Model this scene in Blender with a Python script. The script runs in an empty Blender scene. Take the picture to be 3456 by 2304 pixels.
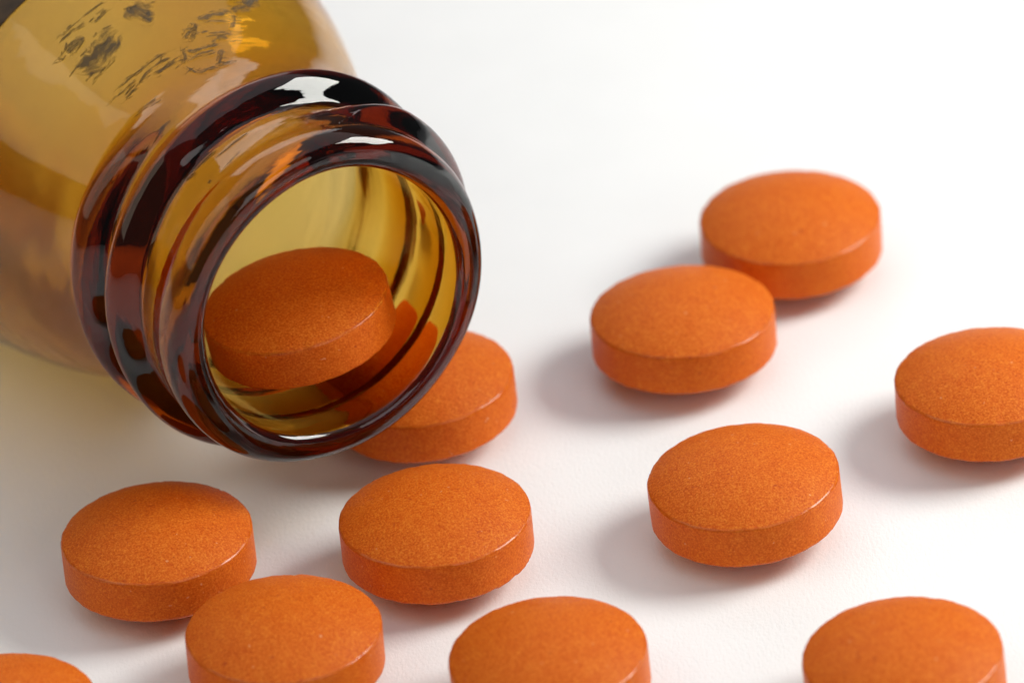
import bpy, bmesh, math, random
import numpy as np
from mathutils import Vector, Matrix

# One Blender unit is one centimetre: a tablet is one unit across.
sc = bpy.context.scene
sc.unit_settings.system = 'METRIC'
sc.unit_settings.scale_length = 0.01
COL = sc.collection

# ------------------------------------------------------------------ camera
cam_data = bpy.data.cameras.new('camera')
cam = bpy.data.objects.new('camera', cam_data)
COL.objects.link(cam)
FW = Vector((0.0, 0.85199013, -0.52355784))
RT = Vector((0.99399967, -0.05726836, -0.09319329))
UP = Vector((0.10938306, 0.52041632, 0.84687791))
CAM_POS = Vector((0.0, -30.45563568, 18.71534228))
m = Matrix((RT, UP, -FW)).transposed().to_4x4()
m.translation = CAM_POS
cam.matrix_world = m
cam_data.sensor_width = 36.0
cam_data.lens = 36.0 * 22000.0 / 3456.0
cam_data.clip_start = 0.5
cam_data.clip_end = 500.0
cam_data.dof.use_dof = True
cam_data.dof.focus_distance = (Vector((-0.75, -2.15, 0.6)) - CAM_POS).dot(FW)
cam_data.dof.aperture_fstop = 0.42
sc.camera = cam

# ------------------------------------------------------------------ world and lamps
world = bpy.data.worlds.new('World')
sc.world = world
world.use_nodes = True
bg = world.node_tree.nodes['Background']
bg.inputs['Color'].default_value = (0.93, 0.96, 1.0, 1)
bg.inputs['Strength'].default_value = 0.07


def area_lamp(name, az, el, dist, sx, sy, power, color, target=(0.0, -1.2, 0.3)):
    d = bpy.data.lights.new(name, 'AREA')
    d.shape = 'RECTANGLE'
    d.size, d.size_y = sx, sy
    d.energy = power
    d.color = color
    o = bpy.data.objects.new(name, d)
    COL.objects.link(o)
    a, e = math.radians(az), math.radians(el)
    v = Vector((math.cos(e) * math.cos(a), math.cos(e) * math.sin(a), math.sin(e)))
    o.location = Vector(target) + v * dist
    o.rotation_euler = v.to_track_quat('Z', 'Y').to_euler()
    return o


area_lamp('window_lamp', 9, 37, 23, 11, 10, 5350, (1.0, 1.0, 0.94))
area_lamp('rear_window_lamp', 100, 36, 45, 36, 13, 2300, (0.985, 0.98, 1.0))
area_lamp('ceiling_lamp', 60, 80, 50, 80, 80, 12300, (0.97, 0.965, 1.0))
area_lamp('left_fill_lamp', 200, 40, 46, 44, 34, 4600, (1.0, 0.88, 0.70))  # unseen warm fill, added to lift and gild the shadow left of the bottle
area_lamp('front_fill_lamp', -58, 28, 50, 28, 22, 3000, (1.0, 0.98, 0.96))  # unseen fill facing the mouth, added to brighten the tablet in the neck

sc.view_settings.view_transform = 'Standard'
sc.view_settings.look = 'None'
sc.view_settings.gamma = 1.0
sc.view_settings.exposure = 0.0
sc.view_settings.use_curve_mapping = False
cy = sc.cycles
cy.max_bounces = 24
cy.transmission_bounces = 20
cy.glossy_bounces = 10
cy.diffuse_bounces = 5
cy.caustics_reflective = True
cy.caustics_refractive = True
cy.blur_glossy = 0.3
cy.sample_clamp_indirect = 40.0
cy.use_denoising = True


# ------------------------------------------------------------------ node helpers
class NT:
    def __init__(self, name):
        self.mat = bpy.data.materials.new(name)
        self.mat.use_nodes = True
        self.t = self.mat.node_tree
        self.t.nodes.clear()

    def n(self, kind, **kw):
        nd = self.t.nodes.new(kind)
        for k, v in kw.items():
            if k.startswith('in_'):
                key = k[3:].replace('_', ' ')
                nd.inputs[key].default_value = v
            else:
                setattr(nd, k, v)
        return nd

    def l(self, a, b):
        self.t.links.new(a, b)

    def math(self, op, a, b=None, clamp=False):
        nd = self.t.nodes.new('ShaderNodeMath')
        nd.operation = op
        nd.use_clamp = clamp
        for i, x in enumerate((a, b)):
            if x is None:
                continue
            if isinstance(x, (int, float)):
                nd.inputs[i].default_value = x
            else:
                self.l(x, nd.inputs[i])
        return nd.outputs[0]

    def ramp(self, src, stops):
        nd = self.t.nodes.new('ShaderNodeValToRGB')
        cr = nd.color_ramp
        while len(cr.elements) > 1:
            cr.elements.remove(cr.elements[-1])
        for i, (p, c) in enumerate(stops):
            e = cr.elements[0] if i == 0 else cr.elements.new(p)
            e.position = p
            e.color = c if len(c) == 4 else (*c, 1)
        self.l(src, nd.inputs[0])
        return nd.outputs[0]

    def noise(self, vec, scale, detail=3.0, rough=0.55):
        nd = self.t.nodes.new('ShaderNodeTexNoise')
        nd.inputs['Scale'].default_value = scale
        nd.inputs['Detail'].default_value = detail
        nd.inputs['Roughness'].default_value = rough
        if vec is not None:
            self.l(vec, nd.inputs['Vector'])
        return nd.outputs['Fac']

    def mix(self, fac, a, b, blend='MIX'):
        nd = self.t.nodes.new('ShaderNodeMix')
        nd.data_type = 'RGBA'
        nd.blend_type = blend
        ins = [s for s in nd.inputs if s.enabled or True]
        f, A, B = nd.inputs[0], nd.inputs[6], nd.inputs[7]
        for s, x in ((f, fac), (A, a), (B, b)):
            if isinstance(x, (int, float)):
                s.default_value = x
            elif isinstance(x, tuple):
                s.default_value = x if len(x) == 4 else (*x, 1)
            else:
                self.l(x, s)
        return nd.outputs[2]


def paper_material():
    N = NT('white_paper')
    out = N.n('ShaderNodeOutputMaterial')
    b = N.n('ShaderNodeBsdfPrincipled')
    tc = N.n('ShaderNodeTexCoord')
    fine = N.noise(tc.outputs['Object'], 46, 4, 0.65)
    mp = N.n('ShaderNodeMapping')
    mp.inputs['Scale'].default_value = (1.0, 0.35, 1.0)
    mp.inputs['Rotation'].default_value = (0, 0, 0.6)
    N.l(tc.outputs['Object'], mp.inputs['Vector'])
    fibre = N.noise(mp.outputs[0], 60, 3, 0.6)
    big = N.noise(tc.outputs['Object'], 1.3, 2)
    hgt = N.math('ADD', N.math('MULTIPLY', fine, 0.6), N.math('MULTIPLY', fibre, 0.6))
    col = N.ramp(big, [(0.3, (0.86, 0.868, 0.88)), (0.7, (0.885, 0.892, 0.905))])
    speck = N.noise(tc.outputs['Object'], 9, 2)
    sm = N.ramp(speck, [(0.77, (0, 0, 0)), (0.80, (1, 1, 1))])
    col = N.mix(N.math('MULTIPLY', sm, 0.22), col, (0.75, 0.5, 0.3))
    N.l(col, b.inputs['Base Color'])
    b.inputs['Roughness'].default_value = 0.85
    b.inputs['Specular IOR Level'].default_value = 0.2
    bp = N.n('ShaderNodeBump')
    bp.inputs['Strength'].default_value = 0.5
    bp.inputs['Distance'].default_value = 0.008
    N.l(hgt, bp.inputs['Height'])
    N.l(bp.outputs[0], b.inputs['Normal'])
    N.l(b.outputs[0], out.inputs[0])
    return N.mat


def tablet_material(name, rough, spec, bump, lift, c):
    N = NT(name)
    out = N.n('ShaderNodeOutputMaterial')
    b = N.n('ShaderNodeBsdfPrincipled')
    tc = N.n('ShaderNodeTexCoord')
    oi = N.n('ShaderNodeObjectInfo')
    ad = N.n('ShaderNodeVectorMath', operation='ADD')
    sc_ = N.n('ShaderNodeVectorMath', operation='SCALE')
    cx = N.n('ShaderNodeCombineXYZ')
    for i in range(3):
        N.l(oi.outputs['Random'], cx.inputs[i])
    N.l(cx.outputs[0], sc_.inputs[0])
    sc_.inputs['Scale'].default_value = 37.0
    N.l(tc.outputs['Object'], ad.inputs[0])
    N.l(sc_.outputs[0], ad.inputs[1])
    v = ad.outputs[0]
    grain = N.noise(v, 92, 3, 0.65)
    blotch = N.noise(v, 11, 3, 0.6)
    s = N.math('ADD', N.math('MULTIPLY', grain, 0.86), N.math('MULTIPLY', blotch, 0.14))
    col = N.ramp(s, [(0.5 - c, (0.50 * lift, 0.064 * lift, 0.003)), (0.50, (0.67 * lift, 0.130 * lift, 0.009)), (0.5 + c, (0.80 * lift, 0.245 * lift, 0.026))])
    # sparse pale and red flecks in the coating
    fl = N.noise(v, 31, 1, 0.4)
    col = N.mix(N.math('MULTIPLY', N.ramp(fl, [(0.76, (0, 0, 0)), (0.80, (1, 1, 1))]), 0.35), col, (0.85, 0.55, 0.3))
    fr = N.noise(v, 23, 1, 0.4)
    col = N.mix(N.math('MULTIPLY', N.ramp(fr, [(0.20, (1, 1, 1)), (0.25, (0, 0, 0))]), 0.5), col, (0.36, 0.03, 0.01))
    N.l(col, b.inputs['Base Color'])
    b.inputs['Roughness'].default_value = rough
    b.inputs['Specular IOR Level'].default_value = spec
    bp = N.n('ShaderNodeBump')
    bp.inputs['Strength'].default_value = bump
    bp.inputs['Distance'].default_value = 0.006
    N.l(s, bp.inputs['Height'])
    N.l(bp.outputs[0], b.inputs['Normal'])
    N.l(b.outputs[0], out.inputs[0])
    return N.mat


def glass_material():
    N = NT('amber_glass')
    out = N.n('ShaderNodeOutputMaterial')
    g = N.n('ShaderNodeBsdfGlass')
    g.inputs['IOR'].default_value = 1.51
    g.inputs['Roughness'].default_value = 0.0
    tc = N.n('ShaderNodeTexCoord')
    sx = N.n('ShaderNodeSeparateXYZ')
    N.l(tc.outputs['Object'], sx.inputs[0])
    # the body is a little dull with handling, the neck is polished
    N.l(N.math('MULTIPLY', N.math('MULTIPLY', N.math('SUBTRACT', N.math('MULTIPLY', sx.outputs[2], -1.0), 1.0), 4.0, clamp=True), 0.012), g.inputs['Roughness'])
    wav = N.noise(tc.outputs['Object'], 2.2, 2, 0.4)
    mp = N.n('ShaderNodeMapping')
    mp.inputs['Scale'].default_value = (1.0, 1.0, 5.0)
    N.l(tc.outputs['Object'], mp.inputs['Vector'])
    str_ = N.noise(mp.outputs[0], 3.0, 3, 0.5)
    h = N.math('ADD', wav, N.math('MULTIPLY', str_, 0.25))
    bp = N.n('ShaderNodeBump')
    bp.inputs['Strength'].default_value = 0.22
    bp.inputs['Distance'].default_value = 0.03
    N.l(h, bp.inputs['Height'])
    N.l(bp.outputs[0], g.inputs['Normal'])
    va = N.n('ShaderNodeVolumeAbsorption')
    S = (2.5, 5.9, 19.0)
    va.inputs['Density'].default_value = S[2]
    va.inputs['Color'].default_value = (1 - S[0] / S[2], 1 - S[1] / S[2], 0.0, 1)
    N.l(g.outputs[0], out.inputs['Surface'])
    N.l(va.outputs[0], out.inputs['Volume'])
    return N.mat


PAPER = paper_material()
TABLET_DOME = tablet_material('grainy_tablet_face', 0.5, 0.13, 0.6, 0.97, 0.18)
TABLET_EDGE = tablet_material('polished_tablet_edge', 0.22, 0.36, 0.08, 0.90, 0.24)
TABLET_BAND = tablet_material('pressed_tablet_band', 0.42, 0.10, 0.3, 1.0, 0.21)
GLASS = glass_material()

# ------------------------------------------------------------------ setting: the sheet of paper
bm = bmesh.new()
bmesh.ops.create_grid(bm, x_segments=8, y_segments=8, size=60)
me = bpy.data.meshes.new('paper_surface')
bm.to_mesh(me)
bm.free()
me.materials.append(PAPER)
paper = bpy.data.objects.new('paper_surface', me)
COL.objects.link(paper)
paper['kind'] = 'structure'


def tag(o, label, cat, group=None):
    o['label'] = label
    o['category'] = cat
    if group:
        o['group'] = group


# ------------------------------------------------------------------ amber bottle
BOTTLE_R = 1.40
PSI = math.radians(28.5)
MOUTH = Vector((-0.8854, -1.7259, BOTTLE_R))
AX = Vector((math.sin(PSI), -math.cos(PSI), 0))          # from base towards the mouth
LAT = Vector((math.cos(PSI), math.sin(PSI), 0))

THREAD_S0, THREAD_PITCH, THREAD_H = 0.285, 0.36, 0.128
THREAD_A0, THREAD_A1 = 4.0, 712.0


def spline(pts, n):
    """Catmull-Rom through (s, r) points"""
    P = [pts[0]] + list(pts) + [pts[-1]]
    out = []
    for i in range(1, len(P) - 2):
        for k in range(n):
            t = k / n
            q = []
            for c in range(2):
                a, b, d, e = P[i - 1][c], P[i][c], P[i + 1][c], P[i + 2][c]
                q.append(0.5 * (2 * b + (d - a) * t + (2 * a - 5 * b + 4 * d - e) * t * t + (3 * b - a - 3 * d + e) * t ** 3))
            out.append(tuple(q))
    out.append(tuple(pts[-1]))
    return out


OUTER = [(0.0, 0.845), (0.012, 0.878), (0.045, 0.912), (0.10, 0.934), (0.18, 0.934), (0.27, 0.912), (0.36, 0.902), (0.5, 0.902), (0.72, 0.905), (0.90, 0.908),
         (1.0, 0.914), (1.10, 0.930), (1.22, 0.965), (1.38, 1.04), (1.60, 1.14), (1.90, 1.24), (2.28, 1.318), (2.75, 1.378), (3.25, 1.40), (5.6, 1.40), (6.3, 1.40), (6.42, 1.37), (6.5, 1.27), (6.5, 0.9), (6.42, 0.4), (6.40, 0.0)]
INNER = [(6.26, 0.0), (6.27, 0.6), (6.28, 1.05), (6.2, 1.26), (6.0, 1.322), (3.25, 1.322), (2.75, 1.30), (2.28, 1.238), (1.90, 1.158), (1.60, 1.05),
         (1.38, 0.925), (1.22, 0.835), (1.08, 0.787), (0.85, 0.772), (0.5, 0.770), (0.25, 0.765), (0.10, 0.748), (0.035, 0.752), (0.003, 0.778), (-0.008, 0.812)]


def thread_height(phi_deg, s):
    h = 0.0
    for k in range(3):
        a = phi_deg + 360 * k
        if a < THREAD_A0 or a > THREAD_A1:
            continue
        fade = min(1.0, (a - THREAD_A0) / 42.0) * min(1.0, (THREAD_A1 - a) / 60.0)
        fade = fade * fade * (3 - 2 * fade)
        c = THREAD_S0 + THREAD_PITCH * a / 360.0
        d = abs(s - c) / 0.145
        if d < 1:
            h = max(h, THREAD_H * fade * (1 - d * d) ** 1.25)
    return h


def build_bottle():
    NP = 288
    prof = []
    for i, (s, r) in enumerate(spline(OUTER, 8)):
        prof.append((s, max(r, 0), True))
    # refine the neck zone so that the helical thread is smooth
    fine = []
    for i in range(len(prof) - 1):
        (s0, r0, _), (s1, r1, _) = prof[i], prof[i + 1]
        n = max(1, int(abs(s1 - s0) / 0.011)) if s1 < 1.1 else 1
        for k in range(n):
            t = k / n
            fine.append((s0 + (s1 - s0) * t, r0 + (r1 - r0) * t, True))
    fine.append(prof[-1])
    inner = [(s, max(r, 0), False) for s, r in spline(INNER, 6)]
    rng = random.Random(4)
    ph = [rng.uniform(0, 6.28) for _ in range(8)]
    verts, faces, rings = [], [], []
    for (s, r, is_out) in fine + inner:
        if r < 1e-4:
            rings.append([len(verts)])
            verts.append((0, 0, -s))
            continue
        ring = []
        for j in range(NP):
            a = 2 * math.pi * j / NP
            rr = r
            if is_out and s < 1.1:
                rr += thread_height(math.degrees(a), s)
            # hand-me-down unevenness of moulded glass
            if is_out:
                rr += 0.0035 * math.sin(3 * a + ph[0] + 2.0 * s) + 0.002 * math.sin(7 * a + ph[1] - 3 * s)
            else:
                rr += 0.006 * math.sin(2 * a + ph[2] + 1.3 * s) + 0.004 * math.sin(5 * a + ph[3] + 2.1 * s)
            ring.append(len(verts))
            verts.append((rr * math.sin(a), rr * math.cos(a), -s))
        rings.append(ring)
    for A, B in zip(rings, rings[1:]):
        if len(A) == 1 and len(B) == 1:
            continue
        if len(A) == 1:
            for j in range(NP):
                faces.append((A[0], B[j], B[(j + 1) % NP]))
        elif len(B) == 1:
            for j in range(NP):
                faces.append((A[j], B[0], A[(j + 1) % NP]))
        else:
            for j in range(NP):
                k = (j + 1) % NP
                faces.append((A[j], B[j], B[k], A[k]))
    A, B = rings[-1], rings[0]
    for j in range(NP):
        k = (j + 1) % NP
        faces.append((A[j], B[j], B[k], A[k]))
    me = bpy.data.meshes.new('pill_bottle')
    me.from_pydata(verts, [], faces)
    bm = bmesh.new()
    bm.from_mesh(me)
    bmesh.ops.recalc_face_normals(bm, faces=bm.faces)
    bm.to_mesh(me)
    bm.free()
    me.polygons.foreach_set('use_smooth', [True] * len(me.polygons))
    me.materials.append(GLASS)
    o = bpy.data.objects.new('pill_bottle', me)
    COL.objects.link(o)
    # local x = lateral, y = up, z = towards the mouth
    M = Matrix((LAT, Vector((0, 0, 1)), AX)).transposed().to_4x4()
    M.translation = MOUTH
    o.matrix_world = M
    return o


bottle = build_bottle()
tag(bottle, 'amber glass bottle with screw-thread neck lying on its side, mouth towards the viewer', 'bottle')

# ------------------------------------------------------------------ worn marks, grime and label on the bottle
def radius_at(s):
    for (s0, r0), (s1, r1) in zip(OUTER, OUTER[1:]):
        if s0 <= s <= s1 and s1 > s0:
            return r0 + (r1 - r0) * (s - s0) / (s1 - s0)
    return OUTER[0][1]


def bottle_point(phi_deg, s, lift):
    r = radius_at(s) + lift
    if s < 1.1:
        r += thread_height(phi_deg % 360, s)
    a = math.radians(phi_deg)
    return (r * math.sin(a), r * math.cos(a), -s)


def grime_material(name, color, stretch, gain, bias, top):
    N = NT(name)
    out = N.n('ShaderNodeOutputMaterial')
    d = N.n('ShaderNodeBsdfPrincipled')
    d.inputs['Base Color'].default_value = (*color, 1)
    d.inputs['Roughness'].default_value = 0.7
    tr = N.n('ShaderNodeBsdfTransparent')
    at = N.n('ShaderNodeAttribute')
    at.attribute_name = 'fade'
    tc = N.n('ShaderNodeTexCoord')
    st = N.n('ShaderNodeAttribute')
    st.attribute_name = 'stroke'
    mp = N.n('ShaderNodeMapping')
    mp.inputs['Scale'].default_value = stretch
    N.l(st.outputs['Vector'], mp.inputs['Vector'])
    nz = N.noise(mp.outputs[0], 1.0, 4, 0.65)
    a = N.math('ADD', N.math('MULTIPLY', at.outputs['Fac'], 0.9), N.math('MULTIPLY', nz, 3.0))
    a = N.math('MULTIPLY', N.math('SUBTRACT', a, bias), gain, clamp=True)
    a = N.math('MULTIPLY', a, top)
    mx = N.n('ShaderNodeMixShader')
    N.l(a, mx.inputs[0])
    N.l(tr.outputs[0], mx.inputs[1])
    N.l(d.outputs[0], mx.inputs[2])
    N.l(mx.outputs[0], out.inputs[0])
    return N.mat


GRIME = {'line': grime_material('dark_scuff', (0.035, 0.024, 0.014), (12, 110, 1), 1.5, 1.86, 0.92),
         'letter': grime_material('worn_ink', (0.035, 0.026, 0.016), (20, 95, 1), 1.5, 1.88, 0.88),
         'blob': grime_material('grime_film', (0.05, 0.035, 0.02), (10, 26, 1), 1.3, 1.68, 0.9),
         'streak': grime_material('scratch_dirt', (0.05, 0.025, 0.01), (8, 110, 1), 2.0, 2.0, 0.8)}
PART_NAME = {'line': 'scuff_mark', 'letter': 'worn_lettering_stroke', 'blob': 'grime_patch', 'streak': 'scratch'}
MARKS = [
('line', 0.0027, [(-28.96, 1.716), (-22.94, 1.709), (-15.52, 1.716), (-11.17, 1.706)]),
('line', 0.0066, [(-28.78, 1.683), (-24.63, 1.687), (-19.61, 1.666)]),
('blob', 0.0214, [(-29.12, 1.61), (-26.17, 1.607), (-22.79, 1.599)]),
('blob', 0.0467, [(-30.82, 1.517), (-25.79, 1.474), (-20.72, 1.493), (-14.79, 1.535)]),
('blob', 0.0448, [(-8.27, 1.618), (-6.99, 1.553), (-3.57, 1.507)]),
('line', 0.0078, [(-18.35, 1.646), (-16.2, 1.651), (-13.16, 1.669)]),
('line', 0.007, [(-31.72, 1.627), (-30.65, 1.614)]),
('line', 0.0058, [(-29.29, 1.284), (-22.37, 1.285), (-17.78, 1.283), (-11.06, 1.284), (-4.55, 1.285)]),
('line', 0.0055, [(-29.06, 1.254), (-25.32, 1.253), (-21.04, 1.247)]),
('line', 0.0047, [(-27.69, 1.216), (-23.19, 1.224)]),
('line', 0.0055, [(-21.85, 1.22), (-16.53, 1.249), (-8.3, 1.258)]),
('line', 0.009, [(-16.97, 1.222), (-11.23, 1.215), (-6.92, 1.219)]),
('line', 0.0097, [(-28.42, 1.1), (-24.22, 1.083), (-20.27, 1.073)]),
('line', 0.0043, [(-29.71, 1.401), (-26.8, 1.405), (-24.81, 1.409)]),
('letter', 0.0117, [(5.23, 1.388), (8.01, 1.398), (11.97, 1.406), (15.6, 1.411), (18.37, 1.402)]),
('letter', 0.009, [(18.49, 1.397), (17.02, 1.353), (14.03, 1.303)]),
('letter', 0.0039, [(7.63, 1.297), (10.63, 1.293), (13.12, 1.29)]),
('letter', 0.0097, [(8.11, 1.263), (9.76, 1.266), (12.51, 1.252)]),
('letter', 0.0117, [(5.13, 1.385), (2.34, 1.346), (-1.92, 1.305)]),
('letter', 0.0078, [(5.41, 1.378), (3.08, 1.33), (0.31, 1.288)]),
('letter', 0.0066, [(-2.74, 1.255), (-0.44, 1.231), (4.35, 1.23), (9.98, 1.223)]),
('letter', 0.0066, [(-3.1, 1.187), (0.55, 1.198), (6.11, 1.195)]),
('letter', 0.0105, [(-2.53, 1.289), (-4.4, 1.233), (-6.65, 1.181)]),
('letter', 0.0078, [(-6.82, 1.176), (-5.6, 1.121), (-3.75, 1.088), (0.11, 1.087), (3.18, 1.087)]),
('letter', 0.0097, [(3.01, 1.083), (5.38, 1.135), (6.86, 1.17), (8.75, 1.169)]),
('letter', 0.0047, [(3.73, 1.088), (7.29, 1.087), (10.72, 1.073)]),
('letter', 0.0023, [(5.88, 1.37), (11.3, 1.366), (14.87, 1.358)]),
('blob', 0.0234, [(22.43, 1.482), (25.7, 1.482), (29.62, 1.508)]),
('line', 0.0136, [(17.52, 1.408), (20.51, 1.426), (25.05, 1.445)]),
('streak', 0.0095, [(-34.78, 0.46), (-27.58, 0.454), (-19.67, 0.453)]),
('streak', 0.0068, [(-24.77, 0.409), (-16.77, 0.416), (-7.66, 0.437)]),
('streak', 0.0055, [(-14.73, 0.33), (-22.25, 0.305), (-27.79, 0.282)]),
('streak', 0.0068, [(-33.65, 0.846), (-27.47, 0.872), (-21.3, 0.883)]),
('streak', 0.0109, [(-31.9, 0.299), (-30.12, 0.297)]),
('streak', 0.015, [(-35.97, 0.463), (-33.06, 0.442), (-31.0, 0.432)]),
]


def add_mark(kind, half, pts):
    """one worn mark: a core smear and, for scuffs, a few hairlines rubbed off beside it"""
    rng = random.Random(len(bottle.children) * 13 + 5)
    half *= {'line': 2.4, 'letter': 2.3, 'blob': 1.9, 'streak': 2.2}[kind]
    runs = [(half, pts, 1.0)]
    if kind in ('line', 'letter', 'blob'):
        r = radius_at(pts[0][1])
        for _ in range(7 if kind == 'blob' else 5):
            k = rng.randrange(len(pts) - 1)
            t = rng.random()
            p0 = [pts[k][c] + (pts[k + 1][c] - pts[k][c]) * t for c in range(2)]
            ds = rng.uniform(-1.0, 1.0) * half
            length = math.degrees(rng.uniform(0.03, 0.11) / r)
            tilt = rng.gauss(0, 0.012)
            a0 = p0[0] - length * rng.random()
            runs.append((rng.uniform(0.004, 0.009), [(a0, p0[1] + ds), (a0 + length / 2, p0[1] + ds + tilt / 2), (a0 + length, p0[1] + ds + tilt)], 0.85))
    cols = 6
    verts, fade, stroke, faces = [], [], [], []
    seed = len(bottle.children) * 7.3
    for hw, pp, amp in runs:
        path = spline(pp, 10)
        base, n, along = len(verts), len(path), 0.0
        for i, (ph, s) in enumerate(path):
            p0, p1 = path[max(0, i - 1)], path[min(n - 1, i + 1)]
            r = radius_at(s)
            tx, ty = math.radians(p1[0] - p0[0]) * r, p1[1] - p0[1]
            L = math.hypot(tx, ty) or 1.0
            nx, ny = -ty / L, tx / L
            along += L / 2
            end = min(1.0, min(i, n - 1 - i) / (0.22 * n) + 0.05)
            wob = 0.06 * hw * math.sin(along * 60 + seed)
            for c in range(cols + 1):
                u = 2 * c / cols - 1
                w = (hw * u) * (0.45 + 0.55 * end) + wob
                verts.append(bottle_point(ph + math.degrees(nx * w / r), s + ny * w, 0.0045))
                fade.append((1 - u * u) * end * amp)
                stroke += [along + seed, hw * u + base * 0.01, seed]
        for i in range(n - 1):
            for c in range(cols):
                a = base + i * (cols + 1) + c
                faces.append((a, a + 1, a + cols + 2, a + cols + 1))
    me = bpy.data.meshes.new(PART_NAME[kind])
    me.from_pydata(verts, [], faces)
    at = me.attributes.new('fade', 'FLOAT', 'POINT')
    at.data.foreach_set('value', fade)
    at2 = me.attributes.new('stroke', 'FLOAT_VECTOR', 'POINT')
    at2.data.foreach_set('vector', stroke)
    me.polygons.foreach_set('use_smooth', [True] * len(me.polygons))
    me.materials.append(GRIME[kind])
    o = bpy.data.objects.new(PART_NAME[kind], me)
    COL.objects.link(o)
    o.parent = bottle
    return o


for mk in MARKS:
    add_mark(*mk)


def add_label():
    verts, faces = [], []
    P0, P1, S0, S1, n, m_ = -60.0, -4.0, 2.03, 4.9, 48, 16
    for lift in (0.004, 0.014):
        for i in range(n + 1):
            for k in range(m_ + 1):
                verts.append(bottle_point(P0 + (P1 - P0) * i / n, S0 + (S1 - S0) * k / m_, lift))
    B = (n + 1) * (m_ + 1)
    for i in range(n):
        for k in range(m_):
            a = i * (m_ + 1) + k
            faces.append((a, a + 1, a + m_ + 2, a + m_ + 1))
            faces.append((B + a, B + a + m_ + 1, B + a + m_ + 2, B + a + 1))
    for i in range(n):
        for k in (0, m_):
            a, b = i * (m_ + 1) + k, (i + 1) * (m_ + 1) + k
            faces.append((a, b, B + b, B + a))
    for k in range(m_):
        for i in (0, n):
            a = i * (m_ + 1) + k
            faces.append((a, a + 1, B + a + 1, B + a))
    me = bpy.data.meshes.new('label')
    me.from_pydata(verts, [], faces)
    bm = bmesh.new()
    bm.from_mesh(me)
    bmesh.ops.recalc_face_normals(bm, faces=bm.faces)
    bm.to_mesh(me)
    bm.free()
    N = NT('dark_label')
    out = N.n('ShaderNodeOutputMaterial')
    b = N.n('ShaderNodeBsdfPrincipled')
    tc = N.n('ShaderNodeTexCoord')
    nz = N.noise(tc.outputs['Object'], 6, 4, 0.6)
    N.l(N.ramp(nz, [(0.35, (0.025, 0.013, 0.005)), (0.7, (0.09, 0.05, 0.02))]), b.inputs['Base Color'])
    b.inputs['Roughness'].default_value = 0.6
    N.l(b.outputs[0], out.inputs[0])
    me.materials.append(N.mat)
    o = bpy.data.objects.new('label', me)
    COL.objects.link(o)
    o.parent = bottle


add_label()

# ------------------------------------------------------------------ tablets
BAND, DOME = 0.233, 0.130
DOME_R = (0.25 + DOME * DOME) / (2 * DOME)


def tablet_profile():
    """(r, z) from the top centre to the bottom centre, z = 0 at the band's middle"""
    h = BAND / 2
    top = []
    rc = 0.4894                                  # where the dome meets the steep edge
    Rc = (rc * rc + DOME * DOME) / (2 * DOME)
    for i in range(25):
        r = rc * i / 24
        z = math.sqrt(Rc * Rc - r * r) - (Rc - DOME)
        top.append((r, h + z))
    for e in (52, 42, 32, 22, 11, 0):
        a = math.radians(e)
        top.append((0.48 + 0.02 * math.cos(a), h - 0.01766 + 0.02 * math.sin(a)))
    for i in range(1, 5):
        top.append((0.5, (h - 0.01766) * (1 - i / 4.0)))
    bot = [(r, -z) for r, z in reversed(top[:-1])]
    return top + bot


def make_tablet(seed, nub=False):
    rng = random.Random(seed)
    NP = 160
    prof = tablet_profile()
    ph = [rng.uniform(0, 6.28) for _ in range(12)]
    chips = [(rng.uniform(0, 6.28), rng.uniform(0.02, 0.05), rng.uniform(0.002, 0.007), rng.choice((1, 1, -1))) for _ in range(9)]
    verts, faces, rings = [], [], []
    h = BAND / 2
    for (r, z) in prof:
        if r < 1e-6:
            rings.append([len(verts)])
            verts.append((0, 0, z))
            continue
        ring = []
        edge = max(0.0, 1 - abs(abs(z) - h) / 0.03) * (1 if r > 0.46 else 0)
        for j in range(NP):
            a = 2 * math.pi * j / NP
            dr = 0.0012 * math.sin(3 * a + ph[0]) + 0.0008 * math.sin(11 * a + ph[1] + 9 * z)
            dr += edge * (0.0011 * math.sin(23 * a + ph[2]) + 0.0009 * math.sin(41 * a + ph[3]) + rng.uniform(-0.0009, 0.0009))
            dz = edge * (0.0010 * math.sin(17 * a + ph[4]) + rng.uniform(-0.0008, 0.0008))
            for (ca, cw, cd, sg) in chips:
                d = abs((a - ca + math.pi) % (2 * math.pi) - math.pi)
                if d < cw and sg * z > 0:
                    dr -= edge * cd * (1 - d / cw)
                    dz -= edge * sg * cd * 0.4 * (1 - d / cw)
            if nub:
                d = abs((a - math.radians(186) + math.pi) % (2 * math.pi) - math.pi)
                if d < 0.045 and z > 0:
                    dr += edge * 0.014 * (1 - d / 0.045)
            ring.append(len(verts))
            verts.append(((r + dr) * math.cos(a), (r + dr) * math.sin(a), z + dz))
        rings.append(ring)
    mats = []
    for q, (A, B) in enumerate(zip(rings, rings[1:])):
        band = 0 if max(prof[q][0], prof[q + 1][0]) < 0.4898 else (2 if min(prof[q][0], prof[q + 1][0]) > 0.4995 else 1)
        for j in range(NP):
            k = (j + 1) % NP
            mats.append(band)
            if len(A) == 1:
                faces.append((A[0], B[j], B[k]))
            elif len(B) == 1:
                faces.append((A[j], B[0], A[k]))
            else:
                faces.append((A[j], B[j], B[k], A[k]))
    me = bpy.data.meshes.new('tablet')
    me.from_pydata(verts, [], faces)
    me.polygons.foreach_set('use_smooth', [True] * len(me.polygons))
    me.materials.append(TABLET_DOME)
    me.materials.append(TABLET_EDGE)
    me.materials.append(TABLET_BAND)
    me.polygons.foreach_set('material_index', mats)
    o = bpy.data.objects.new('tablet', me)
    COL.objects.link(o)
    return o


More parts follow.
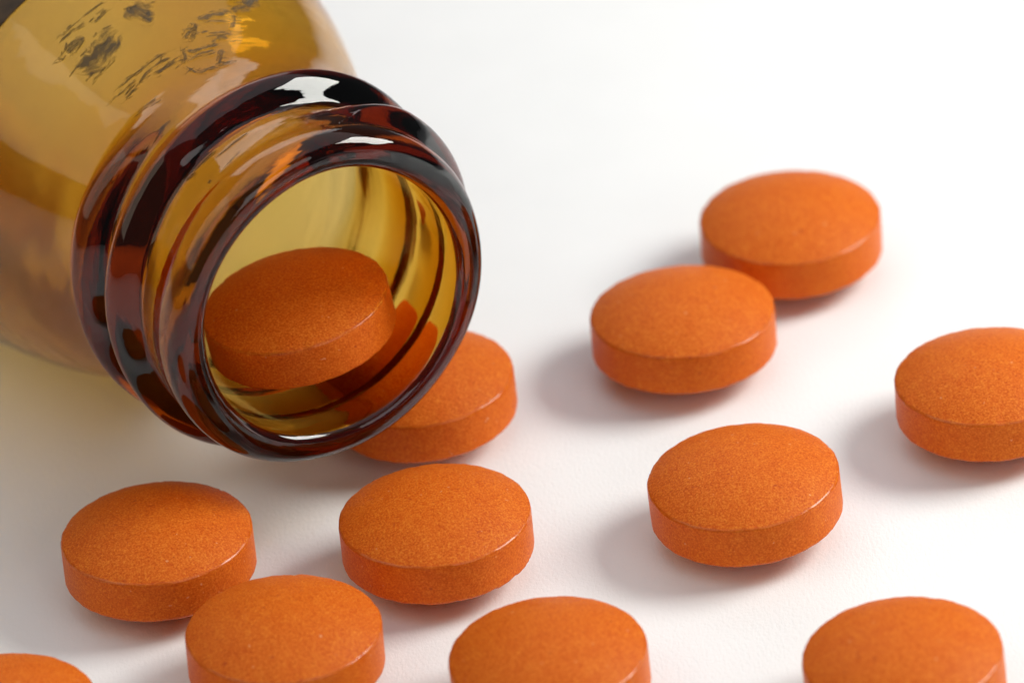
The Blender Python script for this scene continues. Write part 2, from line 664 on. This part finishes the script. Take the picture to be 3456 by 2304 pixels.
def tilt_matrix(tx, ty):
    return Matrix.Rotation(ty, 3, 'Y') @ Matrix.Rotation(tx, 3, 'X')


# x, y, tilt about x, tilt about y, label
G = 'orange tablets scattered on the white paper'
TABLETS = [
    (1.608, 0.390, 0.0117, 0.0175, 'slightly blurred orange tablet at the back, farthest from the viewer'),
    (0.943, -0.450, -0.0238, 0.0183, 'orange tablet overlapping the front left of the rearmost tablet'),
    (2.479, -1.437, -0.0160, 0.0034, 'orange tablet cut off by the right edge of the picture'),
    (1.093, -2.164, 0.0104, -0.0268, 'orange tablet standing alone in the middle of the right half'),
    (-0.518, -0.841, -0.0010, -0.0146, 'orange tablet half hidden behind the lip of the bottle'),
    (-0.490, -2.194, -0.0106, 0.0082, 'orange tablet lying right in front of the bottle mouth'),
    (-1.929, -2.070, -0.0132, 0.0158, 'orange tablet with a dark band of the bottle shadow across its top'),
    (-1.287, -3.088, -0.0084, 0.0296, 'orange tablet at the bottom edge overlapping the shadow-banded tablet'),
    (-0.003, -3.561, -0.0006, -0.0130, 'orange tablet cut by the bottom edge at the centre'),
    (1.735, -3.908, -0.0019, -0.0201, 'orange tablet cut by the bottom edge near the right corner'),
    (-2.753, -3.535, 0.0, 0.0, 'orange tablet mostly out of frame in the bottom left corner'),
]
for i, (x, y, tx, ty, label) in enumerate(TABLETS):
    o = make_tablet(100 + i, nub=(i == 2))
    R = tilt_matrix(tx, ty)
    # rests on its lower dome: tilting rolls it about the centre of that sphere
    cz = DOME_R - (DOME + BAND / 2)
    loc = Vector((x, y, DOME_R)) + R @ Vector((0, 0, -cz))
    M = (R @ Matrix.Rotation(random.Random(i).uniform(-0.3, 0.3), 3, 'Z')).to_4x4()
    M.translation = loc
    o.matrix_world = M
    tag(o, label, 'tablet', G)

# the tablet still inside the neck
o = make_tablet(321)
R = tilt_matrix(math.radians(1), math.radians(-6))
M = R.to_4x4()
M.translation = Vector((-1.0996, -1.162, 1.005))
o.matrix_world = M
tag(o, 'orange tablet resting inside the neck of the amber bottle', 'tablet')
